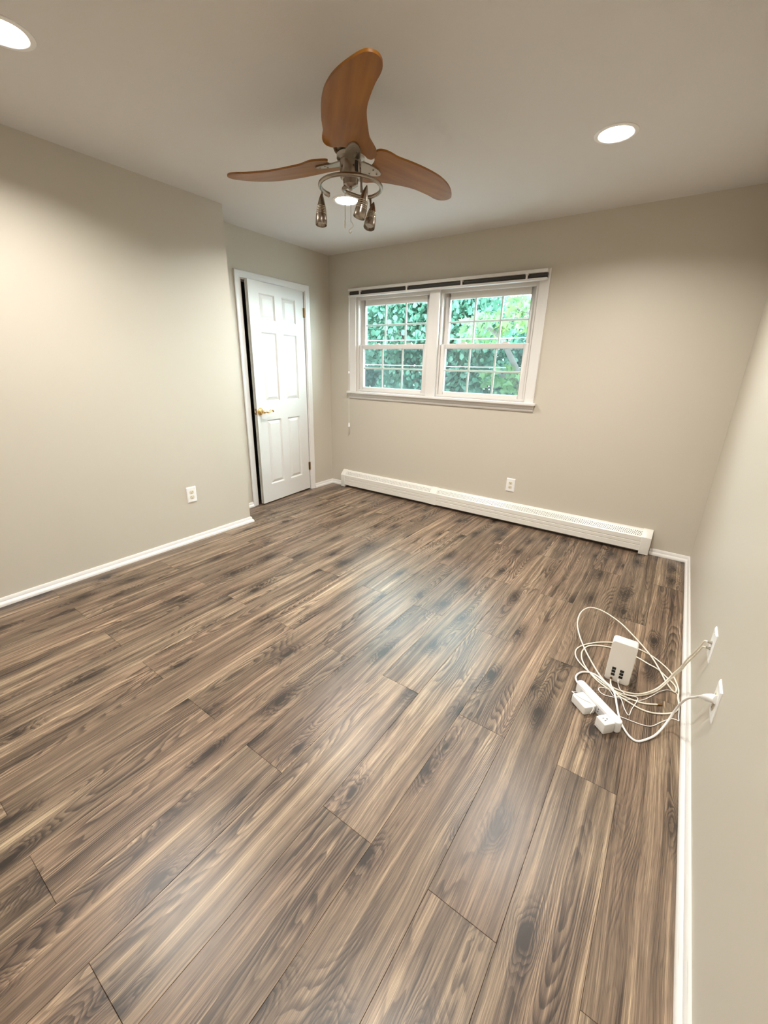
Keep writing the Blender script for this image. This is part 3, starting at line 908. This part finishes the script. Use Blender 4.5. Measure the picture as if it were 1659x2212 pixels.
# cube tap, plugged into the strip
ct = empty('cube_tap')
ct.matrix_world = SM
tag(ct, 'small white cube tap plugged into the end of the power strip', 'cube tap')
MB().box((0.068, 0.0196, 0.001), (0.117, 0.068, 0.050)).build('housing', MAT['plastic'], ct, bevel=0.004, smooth=45, seg=3)
for sx in (-0.006, 0.006):
    MB().box((0.092 + sx - 0.0012, 0.046, 0.0495), (0.092 + sx + 0.0012, 0.054, 0.0506)).build('slot', MAT['dark'], ct, smooth=0)
MB().lathe([(0.0026, 0.0495), (0.0026, 0.0506)], 12, Matrix.Translation((0.092, 0.0375, 0))).build('painted_ground_hole', MAT['black'], ct, smooth=0)  # dark of the round opening painted on as a thin disc
MB().box((0.075, 0.0675, 0.018), (0.110, 0.0685, 0.0186)).build('seam', MAT['greyplastic'], ct, smooth=0)

# coaxial cables
ca = [(0.276, 1.842, 0.384), (0.268, 1.852, 0.378), (0.266, 1.872, 0.352), (0.264, 1.905, 0.310), (0.258, 1.945, 0.255), (0.248, 1.985, 0.190), (0.240, 2.010, 0.130), (0.224, 2.021, 0.082), (0.207, 2.007, 0.045), (0.172, 1.946, 0.020), (0.118, 1.881, 0.012), (0.059, 1.853, 0.012), (0.005, 1.855, 0.012), (-0.046, 1.893, 0.015), (-0.108, 1.987, 0.02), (-0.155, 2.065, 0.03), (-0.195, 2.156, 0.035), (-0.223, 2.254, 0.04), (-0.229, 2.374, 0.04), (-0.205, 2.455, 0.04), (-0.166, 2.478, 0.04), (-0.11, 2.464, 0.04), (-0.028, 2.41, 0.035), (0.048, 2.322, 0.03), (0.106, 2.245, 0.025), (0.151, 2.174, 0.02), (0.182, 2.098, 0.02), (0.208, 2.037, 0.015), (0.232, 2.003, 0.008), (0.247, 1.997, 0.006), (0.250, 2.03, 0.005), (0.236, 2.063, 0.0038), (0.213, 2.088, 0.0038), (0.175, 2.131, 0.0038), (0.131, 2.15, 0.0038), (0.081, 2.173, 0.0038), (0.014, 2.188, 0.0038), (-0.042, 2.18, 0.0038), (-0.102, 2.154, 0.0038), (-0.139, 2.119, 0.0038), (-0.154, 2.068, 0.0038), (-0.152, 2.021, 0.0038), (-0.136, 1.97, 0.0038), (-0.097, 1.909, 0.0038), (-0.046, 1.862, 0.0038), (0.009, 1.834, 0.006), (0.063, 1.828, 0.006), (0.098, 1.83, 0.0038), (0.132, 1.835, 0.0038), (0.164, 1.851, 0.0038), (0.190, 1.868, 0.0038)]
cb = [(0.276, 1.842, 0.358), (0.269, 1.855, 0.350), (0.268, 1.882, 0.322), (0.266, 1.915, 0.282), (0.262, 1.955, 0.230), (0.253, 1.992, 0.170), (0.246, 2.015, 0.118), (0.229, 2.024, 0.075), (0.211, 2.006, 0.040), (0.175, 1.944, 0.014), (0.119, 1.880, 0.005), (0.070, 1.848, 0.0045), (0.021, 1.843, 0.0045), (-0.043, 1.874, 0.0045), (-0.109, 1.917, 0.0045), (-0.156, 1.963, 0.0045), (-0.179, 2.009, 0.0045), (-0.181, 2.063, 0.0045), (-0.156, 2.12, 0.0045), (-0.102, 2.186, 0.0038), (-0.043, 2.23, 0.0038), (0.017, 2.259, 0.0038), (0.089, 2.253, 0.0038), (0.151, 2.225, 0.0038), (0.21, 2.167, 0.0038), (0.239, 2.113, 0.0038), (0.255, 2.054, 0.0038), (0.260, 2.013, 0.0038), (0.258, 1.96, 0.006), (0.262, 1.916, 0.006), (0.251, 1.865, 0.0038), (0.218, 1.826, 0.0038), (0.171, 1.797, 0.0038), (0.127, 1.791, 0.0038), (0.074, 1.802, 0.008), (0.037, 1.812, 0.012), (0.014, 1.832, 0.018), (0.000, 1.860, 0.020), (-0.004, 1.895, 0.017)]
c1 = MB().tube(smooth_path(ca, 6), 0.0034, 10).build('coaxial_cable', MAT['ivory'], smooth=60)
tag(c1, 'ivory coaxial cable making the tallest loop, loose metal connector at its end', 'cable')
MB().lathe([(0.0048, -0.004), (0.0058, 0.0), (0.0058, 0.010), (0.0045, 0.012), (0.0045, 0.016)], 12, Matrix.Translation((0.188, 1.867, 0.0058)) @ Vector((0.83, 0.55, 0)).to_track_quat('Z', 'Y').to_matrix().to_4x4()).build('connector', MAT['bronze'], c1, smooth=40)
c2 = MB().tube(smooth_path(cb, 6), 0.0034, 10).build('coaxial_cable', MAT['ivory'], smooth=60)
tag(c2, 'ivory coaxial cable coiled flat on the floor and screwed into the modem', 'cable')

# ------------------------------------------------------------------ recessed lights
CLAB = ['round recessed ceiling light between the fan and the right-hand corner of the window wall',
        'round recessed ceiling light beside the door recess, behind the fan spotlights',
        'round recessed ceiling light near the wall that stands forward of the door',
        'round recessed ceiling light near the wall with the cable plate']
first = None
for (cx, cy_), lab in zip(CANS, CLAB):
    if first is None:
        rl = empty('recessed_light', (cx, cy_, H))
        MB().lathe([(0.0975, 0.0), (0.0970, -0.003), (0.090, -0.006), (0.080, -0.006), (0.0745, -0.002), (0.0745, 0.004), (0.088, 0.004)], 48, caps=False).build('trim_ring', MAT['reflector'], rl, smooth=50)
        MB().lathe([(0.0745, -0.001), (0.0725, 0.008), (0.0540, 0.0345)], 48, caps=False).build('baffle', MAT['reflector'], rl, smooth=50)
        MB().lathe([(0.0550, 0.0340), (0.0550, 0.0380)], 48).build('lens', MAT['lens'], rl, smooth=40)
        first = rl
    else:
        rl = copy_tree(first)
        rl.location = (cx, cy_, H)
    tag(rl, lab, 'ceiling light', 'recessed ceiling lights')
    if cy_ < 1.0 and cx > -1.0:            # fourth lamp of the grid, above and behind the camera
        rl.name = 'recessed_light_offscreen'
        for ch in rl.children:
            if ch.name.startswith('lens'):
                ch.name = 'lens_offscreen'

# ------------------------------------------------------------------ ceiling fan
FX, FY = -1.388, 1.697
fan = empty('ceiling_fan', (FX, FY, 1.96))
tag(fan, 'three-blade wooden ceiling fan with nickel spotlights hanging from a curled ring', 'ceiling fan')
def fpart(mb, name, mat, parent=None, **kw):
    o = mb.build(name, mat, **kw)
    o.parent = parent or fan
    return o
Z0 = -1.96                                       # local z = world z + Z0
def Lz(z): return z + Z0
fpart(MB().lathe([(0.066, Lz(2.4395)), (0.066, Lz(2.425)), (0.055, Lz(2.395)), (0.030, Lz(2.380)), (0.014, Lz(2.376))], 32), 'canopy', MAT['nickel'], smooth=50)
fpart(MB().lathe([(0.013, Lz(2.385)), (0.013, Lz(2.31))], 16), 'downrod', MAT['nickel'], smooth=50)
fpart(MB().lathe([(0.020, Lz(2.335)), (0.040, Lz(2.330)), (0.074, Lz(2.312)), (0.080, Lz(2.285)), (0.080, Lz(2.250)), (0.070, Lz(2.232)), (0.052, Lz(2.224))], 40), 'motor_housing', MAT['nickel'], smooth=40)
fpart(MB().lathe([(0.052, Lz(2.224)), (0.060, Lz(2.218)), (0.060, Lz(2.205)), (0.050, Lz(2.200))], 40), 'rotor_plate', MAT['satin'], smooth=40)
hub = fpart(MB().lathe([(0.046, Lz(2.201)), (0.0465, Lz(2.195)), (0.0465, Lz(2.142)), (0.044, Lz(2.136)), (0.034, Lz(2.130)), (0.032, Lz(2.112)), (0.020, Lz(2.104)), (0.006, Lz(2.102))], 40), 'switch_housing', MAT['nickel'], smooth=40)
for a in (-105, -35, 15, 195):
    r = math.radians(a)
    fpart(MB().lathe([(0.0032, 0.045), (0.0032, 0.0478)], 10, Matrix.Translation((0, 0, Lz(2.168))) @ Matrix.Rotation(r, 4, 'Z') @ Matrix.Rotation(math.pi / 2, 4, 'Y')), 'screw', MAT['dark'], hub, smooth=40)
r = math.radians(-18)
fpart(MB().prism(rrect(-0.008, 0.008, -0.020, 0.020, 0.004, 3), 0.0440, 0.0470, Matrix.Translation((0, 0, Lz(2.168))) @ Matrix.Rotation(r, 4, 'Z') @ Matrix(((0, 0, 1, 0), (1, 0, 0, 0), (0, 1, 0, 0), (0, 0, 0, 1)))), 'switch_slot', MAT['black'], hub, smooth=0)

# blades: outline in (radius, tangent); the clockwise edge rides higher
OUT = [(0.060, -0.085), (0.060, -0.108), (0.082, -0.122), (0.120, -0.127), (0.165, -0.125), (0.239, -0.134), (0.313, -0.1390), (0.381, -0.139), (0.445, -0.132), (0.509, -0.115), (0.560, -0.092), (0.605, -0.064), (0.640, -0.036), (0.651, -0.014), (0.645, 0.010), (0.624, 0.026), (0.600, 0.031), (0.572, 0.029), (0.530, 0.021), (0.469, 0.015), (0.409, 0.013), (0.349, 0.020), (0.279, 0.035), (0.222, 0.050), (0.182, 0.072), (0.150, 0.088), (0.115, 0.090), (0.082, 0.080), (0.078, 0.062), (0.094, 0.046), (0.103, 0.024), (0.105, 0.0), (0.102, -0.028), (0.092, -0.052), (0.074, -0.070)]
def smooth_closed(pts, sub=3):
    out, n = [], len(pts)
    for i in range(n):
        p0, p1, p2, p3 = (Vector(pts[(i + k) % n]) for k in (-1, 0, 1, 2))
        for k in range(sub):
            t = k / sub
            out.append(0.5 * ((2 * p1) + (p2 - p0) * t + (2 * p0 - 5 * p1 + 4 * p2 - p3) * t * t + (3 * p1 - p0 - 3 * p2 + p3) * t ** 3))
    return out
def blade_z(r, t):
    pitch = math.radians(13.0 - 9.0 * min(1.0, r / 0.6))
    return -t * math.tan(pitch) + 0.012 * (r / 0.65) ** 2
def blade_mesh():
    from mathutils.geometry import delaunay_2d_cdt
    o = [Vector((p[0], p[1])) for p in smooth_closed(OUT, 3)]
    n = len(o)
    inner = []
    for i in range(0, 30):
        for j in range(-7, 6):
            inner.append(Vector((0.07 + i * 0.02, j * 0.02)))
    def inside(q):
        c = False
        for i in range(n):
            a, b = o[i], o[(i + 1) % n]
            if (a.y > q.y) != (b.y > q.y) and q.x < (b.x - a.x) * (q.y - a.y) / (b.y - a.y) + a.x:
                c = not c
        return c and min((a - q).length for a in o) > 0.009
    pts = o + [q for q in inner if inside(q)]
    edges = [(i, (i + 1) % n) for i in range(n)]
    v2, e2, f2, ov, oe, of = delaunay_2d_cdt(pts, edges, [], 1, 1e-6)
    m = MB()
    nv = len(v2)
    vs = []
    for h in (0.004, -0.004):
        for p in v2:
            vs.append((p.x, p.y, blade_z(p.x, p.y) + h))
    fs = []
    for f in f2:
        fs.append(tuple(f)); fs.append(tuple(nv + i for i in reversed(f)))
    cnt = {}
    for f in f2:
        for i in range(len(f)):
            a, b = f[i], f[(i + 1) % len(f)]
            cnt.setdefault((min(a, b), max(a, b)), []).append((a, b))
    for k, l in cnt.items():
        if len(l) == 1:
            a, b = l[0]
            fs.append((a, nv + a, nv + b, b))
    return m.add(vs, fs)
ZB = 2.200
bl = blade_mesh().build('blade', MAT['blade'], smooth=40)
BR = [(0.036, -0.026), (0.075, -0.032), (0.105, -0.030), (0.140, -0.024), (0.165, -0.012), (0.172, 0.0), (0.165, 0.012), (0.140, 0.024), (0.105, 0.030), (0.075, 0.032), (0.036, 0.026)]
bm_ = MB()
vs = []
for h in (-0.0045, -0.010):
    for x, y in BR:
        vs.append((x, y, blade_z(x, y) + h if x > 0.07 else blade_z(0.07, y) * 0.8 + h + (0.07 - x) * 0.15))
nb = len(BR)
fs = [tuple(range(nb)), tuple(range(2 * nb - 1, nb - 1, -1))] + [(i, (i + 1) % nb, nb + (i + 1) % nb, nb + i) for i in range(nb)]
brk = bm_.add(vs, fs).build('blade_bracket', MAT['satin'], bl, smooth=40)
for x, y in ((0.118, -0.014), (0.118, 0.014), (0.150, 0.0)):
    MB().lathe([(0.0042, -0.0100), (0.0040, -0.0118), (0.002, -0.0125)], 10, Matrix.Translation((x, y, blade_z(x, y)))).build('screw', MAT['nickel'], brk, smooth=40)
for i, a in enumerate((-44.5, 77.5, -165.5)):
    b = bl if i == 0 else copy_tree(bl)
    b.parent = fan
    b.location = (0, 0, Lz(ZB))
    b.rotation_euler = (0, 0, math.radians(a))

# curled ring carrying the spotlights
RZ = 2.104
ringp = [(0.004, -0.002, 2.118), (-0.012, -0.008, 2.108), (-0.030, -0.010, RZ), (-0.046, 0.006, RZ), (-0.050, 0.030, RZ), (-0.044, 0.065, RZ), (-0.035, 0.100, RZ), (-0.016, 0.125, RZ)]
rp = [Vector((x, y, Lz(z))) for x, y, z in ringp]
for k in range(0, 45):
    a = math.radians(85 - k * 6.1)
    rp.append(Vector((0.134 * math.cos(a), 0.134 * math.sin(a), Lz(RZ))))
rp.append(Vector((-0.144, -0.005, Lz(RZ)))); rp.append(Vector((-0.146, 0.020, Lz(RZ))))
rg = fpart(MB().tube(smooth_path(rp, 3), 0.0078, 14), 'light_ring', MAT['nickel'], smooth=60)
fpart(MB().lathe([(0.0078, 0.0), (0.0078, 0.012), (0.0050, 0.014), (0.0050, 0.020)], 14, Matrix.Translation((0.0, 0.0, Lz(2.094)))), 'stem_nut', MAT['nickel'], rg, smooth=40)
def spotlight(stem, tip, bot):
    """bullet-shaped head from tip to mouth; parts in fan-local coordinates"""
    tip = Vector((tip[0], tip[1], Lz(tip[2]))); bot = Vector((bot[0], bot[1], Lz(bot[2])))
    ax = bot - tip
    L = ax.length
    Mx = Matrix.Translation(tip) @ ax.to_track_quat('Z', 'Y').to_matrix().to_4x4()
    prof = [(0.002, 0.0), (0.0055, 0.008), (0.0105, 0.022), (0.0155, 0.040), (0.0200, 0.058), (0.0225, 0.072), (0.0240, 0.084), (0.0252, 0.100), (0.0262, L - 0.001), (0.0255, L), (0.0235, L), (0.0215, L - 0.012), (0.010, L - 0.022)]
    s = MB().lathe(prof, 28, Mx).build('spotlight', MAT['nickel'], fan, smooth=40)
    for k in range(5):
        z = 0.058 + k * 0.0072
        r = 0.0203 + (z - 0.058) * 0.135
        MB().lathe([(r - 0.001, z - 0.0019), (r + 0.0013, z - 0.0010), (r + 0.0013, z + 0.0010), (r - 0.001, z + 0.0019)], 28, Mx, caps=False).build('cooling_ridge', MAT['ridge'], s, smooth=40)
    MB().lathe([(0.0205, L - 0.013), (0.004, L - 0.010)], 20, Mx).build('bulb_face', MAT['greyplastic'], s, smooth=40)
    pts = [Vector((p[0], p[1], Lz(p[2]))) for p in stem]
    MB().tube(pts, 0.0048, 10, rad=[0.0062] + [0.0046] * (len(pts) - 2) + [0.0060]).build('swivel_stem', MAT['nickel'], s, smooth=50)
    return s
spotlight([(-0.128, -0.040, 2.106), (-0.131, -0.042, 2.094), (-0.132, -0.043, 2.078)], (-0.133, -0.043, 2.094), (-0.124, -0.060, 1.966))
spotlight([(0.114, -0.070, 2.104), (0.113, -0.069, 2.075), (0.113, -0.066, 2.046)], (0.128, -0.050, 2.074), (0.104, -0.072, 1.958))
spotlight([(0.006, 0.134, 2.104), (0.012, 0.130, 2.080), (0.022, 0.120, 2.062)], (0.030, 0.130, 2.080), (0.040, 0.083, 1.968))
for pts, nm in (([(-0.050, 0.020, 2.098), (-0.050, 0.020, 1.985)], 'pull_chain'), ([(-0.024, 0.030, 2.118), (-0.024, 0.030, 1.985)], 'pull_chain')):
    m = MB()
    x, y = pts[0][:2]
    m.tube([(x, y, Lz(pts[0][2])), (x, y, Lz(pts[1][2]))], 0.0008, 6)
    z = pts[0][2]
    while z > pts[1][2]:
        m.lathe([(0.0002, -0.0016), (0.0014, -0.0008), (0.0014, 0.0008), (0.0002, 0.0016)], 6, Matrix.Translation((x, y, Lz(z))))
        z -= 0.0045
    ch = fpart(m, nm, MAT['satin'], smooth=60)
    if x < -0.04:
        fpart(MB().lathe([(0.0012, 0.012), (0.0030, 0.004), (0.0038, -0.012), (0.0030, -0.020), (0.001, -0.024)], 12, Matrix.Translation((x, y, Lz(1.985)))), 'chain_pull', MAT['bright'], ch, smooth=50)
    else:
        fpart(MB().tube(smooth_path([(x, y, Lz(1.988)), (x + 0.006, y + 0.004, Lz(1.980)), (x + 0.009, y + 0.006, Lz(1.968)), (x - 0.002, y, Lz(1.958)), (x - 0.009, y - 0.004, Lz(1.950)), (x - 0.003, y, Lz(1.942)), (x + 0.004, y + 0.002, Lz(1.948))], 4), 0.0017, 8), 'chain_pull', MAT['bright'], ch, smooth=50)

# ------------------------------------------------------------------ outdoors: trees beyond the window, ground one storey down
gr = MB().box((-40, YB + 0.6, -3.3), (30, 60, -3.2)).build('ground', MAT['ground_grey'], smooth=0)  # out of view; grey chosen so its bounce leaves the ceiling untinted
struct(gr, 'unseen ground, greyed for neutral bounce light, one storey below the window', 'ground')
STAR = [(0.0, -0.55), (0.10, -0.18), (0.48, -0.30), (0.33, -0.05), (0.55, 0.22), (0.22, 0.18), (0.0, 0.60), (-0.22, 0.18), (-0.55, 0.22), (-0.33, -0.05), (-0.48, -0.30), (-0.10, -0.18)]
LEAF = [(0.0, -0.52), (0.24, -0.40), (0.44, -0.22), (0.40, -0.02), (0.46, 0.16), (0.26, 0.30), (0.0, 0.56), (-0.26, 0.30), (-0.46, 0.16), (-0.40, -0.02), (-0.44, -0.22), (-0.24, -0.40)]
def tree(loc, crowns, nleaf, leaf, size, seed, label):
    """crowns: list of (dx, dy, z, rx, ry, rz) leafy masses on their own limbs"""
    rg_ = random.Random(seed)
    root = empty('tree', (loc[0], loc[1], -3.2))
    tag(root, label, 'tree', 'trees outside the window')
    top = max(c[2] for c in crowns)
    tk = MB()
    pts = [(0, 0, 0)] + [(rg_.uniform(-.12, .12), rg_.uniform(-.12, .12), (top + 3.2) * f) for f in (.25, .5, .75)] + [(0, 0, top + 3.2)]
    sp = smooth_path(pts, 4)
    tk.tube(sp, 0.1, 10, rad=[0.17 * (1 - 0.75 * i / len(sp)) for i in range(len(sp))])
    o = tk.build('trunk', MAT['bark'], root, smooth=60)
    for (dx, dy, z, rx, ry, rz) in crowns:
        zb = (z + 3.2) * 0.62
        br = [(0, 0, zb), (dx * .35, dy * .35, zb + (z + 3.2 - zb) * .45), (dx * .8, dy * .8, (z + 3.2) - .1), (dx * 1.2, dy * 1.2, z + 3.2 + rz * .3)]
        b = MB().tube(smooth_path(br, 5), 0.05, 8, rad=[0.075 * (1 - 0.8 * i / 16) for i in range(16)])
        b.build('branch', MAT['bark'], root, smooth=60)
    vs, fs = [], []
    per = nleaf // len(crowns)
    for (dx, dy, z, rx, ry, rz) in crowns:
        for _ in range(per):
            d = Vector((rg_.gauss(0, 1), rg_.gauss(0, 1), rg_.gauss(0, 1))).normalized()
            k = rg_.uniform(0.35, 1.0) ** 0.6
            wob = 1 + 0.18 * math.sin(5 * d.x + seed) * math.sin(4 * d.z + 2 * d.y)
            c = Vector((dx + d.x * rx * k * wob, dy + d.y * ry * k * wob, z + 3.2 + d.z * rz * k * wob))
            s = size * rg_.uniform(0.7, 1.25)
            nrm = Vector((rg_.gauss(0, .7), rg_.gauss(-0.3, .7), rg_.gauss(0.5, .5))).normalized()
            tdir = Vector((rg_.gauss(0, .5), rg_.gauss(0, .5), -1.0))
            tdir = (tdir - nrm * tdir.dot(nrm)).normalized()
            sdir = nrm.cross(tdir)
            base = len(vs)
            bend = rg_.uniform(0.1, 0.5)
            for (x, y) in (STAR if leaf == 'leafC' else LEAF):
                vs.append(tuple(c + sdir * (x * s) + tdir * (y * s) - nrm * (abs(x) * bend * s)))
            fs.append((base, base + 1, base + 2, base + 3, base + 4, base + 5, base + 6))
            fs.append((base + 6, base + 7, base + 8, base + 9, base + 10, base + 11, base))
    me = bpy.data.meshes.new('foliage')
    me.from_pydata(vs, [], fs)
    me.materials.append(MAT[leaf])
    f = bpy.data.objects.new('foliage', me)
    COL.objects.link(f)
    f.parent = root
    f['kind'] = 'stuff'
    return root
tree((-5.4, 9.6), [(-1.0, 0, 2.2, 1.2, 1.0, 1.1), (0.9, .1, 2.0, 1.2, 1.0, 1.2), (-0.2, .2, 0.3, 1.8, 1.1, 1.2), (0.0, .1, 2.9, 1.2, 0.9, 0.9)], 12500, 'leafA', 0.115, 1, 'teal-green leafy tree seen through the middle of both windows')
tree((-10.2, 12.2), [(-0.9, 0, 2.0, 1.3, 1.1, 1.4), (0.9, .1, 1.8, 1.2, 1.0, 1.3), (0, .2, -0.1, 1.7, 1.1, 1.2), (0, 0, 3.0, 1.3, 1.0, 1.0)], 11000, 'leafB', 0.135, 2, 'darker blue-green tree filling the window nearer the door')
tree((-2.3, 12.3), [(-1.0, 0, 1.3, 1.0, 1.0, 1.3), (0.9, .2, 1.8, 1.2, 1.1, 1.3), (0, .2, -0.2, 1.6, 1.1, 1.1)], 8500, 'leafB', 0.135, 3, 'blue-green tree behind the yellow-leaved tree')
tree((-1.45, 6.75), [(-1.35, -.1, 1.95, .42, .4, .26), (-0.75, .1, 2.15, .4, .4, .30), (-0.85, 0, 1.20, .50, .4, .26)], 300, 'leafC', 0.135, 4, 'yellow-green maple close outside the window farther from the door')
tree((-6.8, 16.2), [(-3.4, 0, 2.0, 2.4, 1.3, 2.3), (0, 0, 1.8, 2.5, 1.3, 2.4), (2.9, 0, 1.2, 2.3, 1.3, 2.0), (-1.5, 0, 3.0, 2.2, 1.3, 1.6)], 11000, 'leafA', 0.20, 5, 'farthest broad tree closing the view behind the others')
for (zz, yy, lab) in ((1.766, 6.0, 'pale utility wire, the higher of two strung outside the windows'), (1.391, 7.6, 'pale utility wire, the lower of two strung outside the windows')):
    w = MB().tube([(-16 + 2.0 * k, yy, zz + 0.0006 * ((k - 6) * 2.0) ** 2) for k in range(0, 14)], 0.0045, 8).build('utility_wire', MAT['wire'], smooth=60)
    tag(w, lab, 'wire')
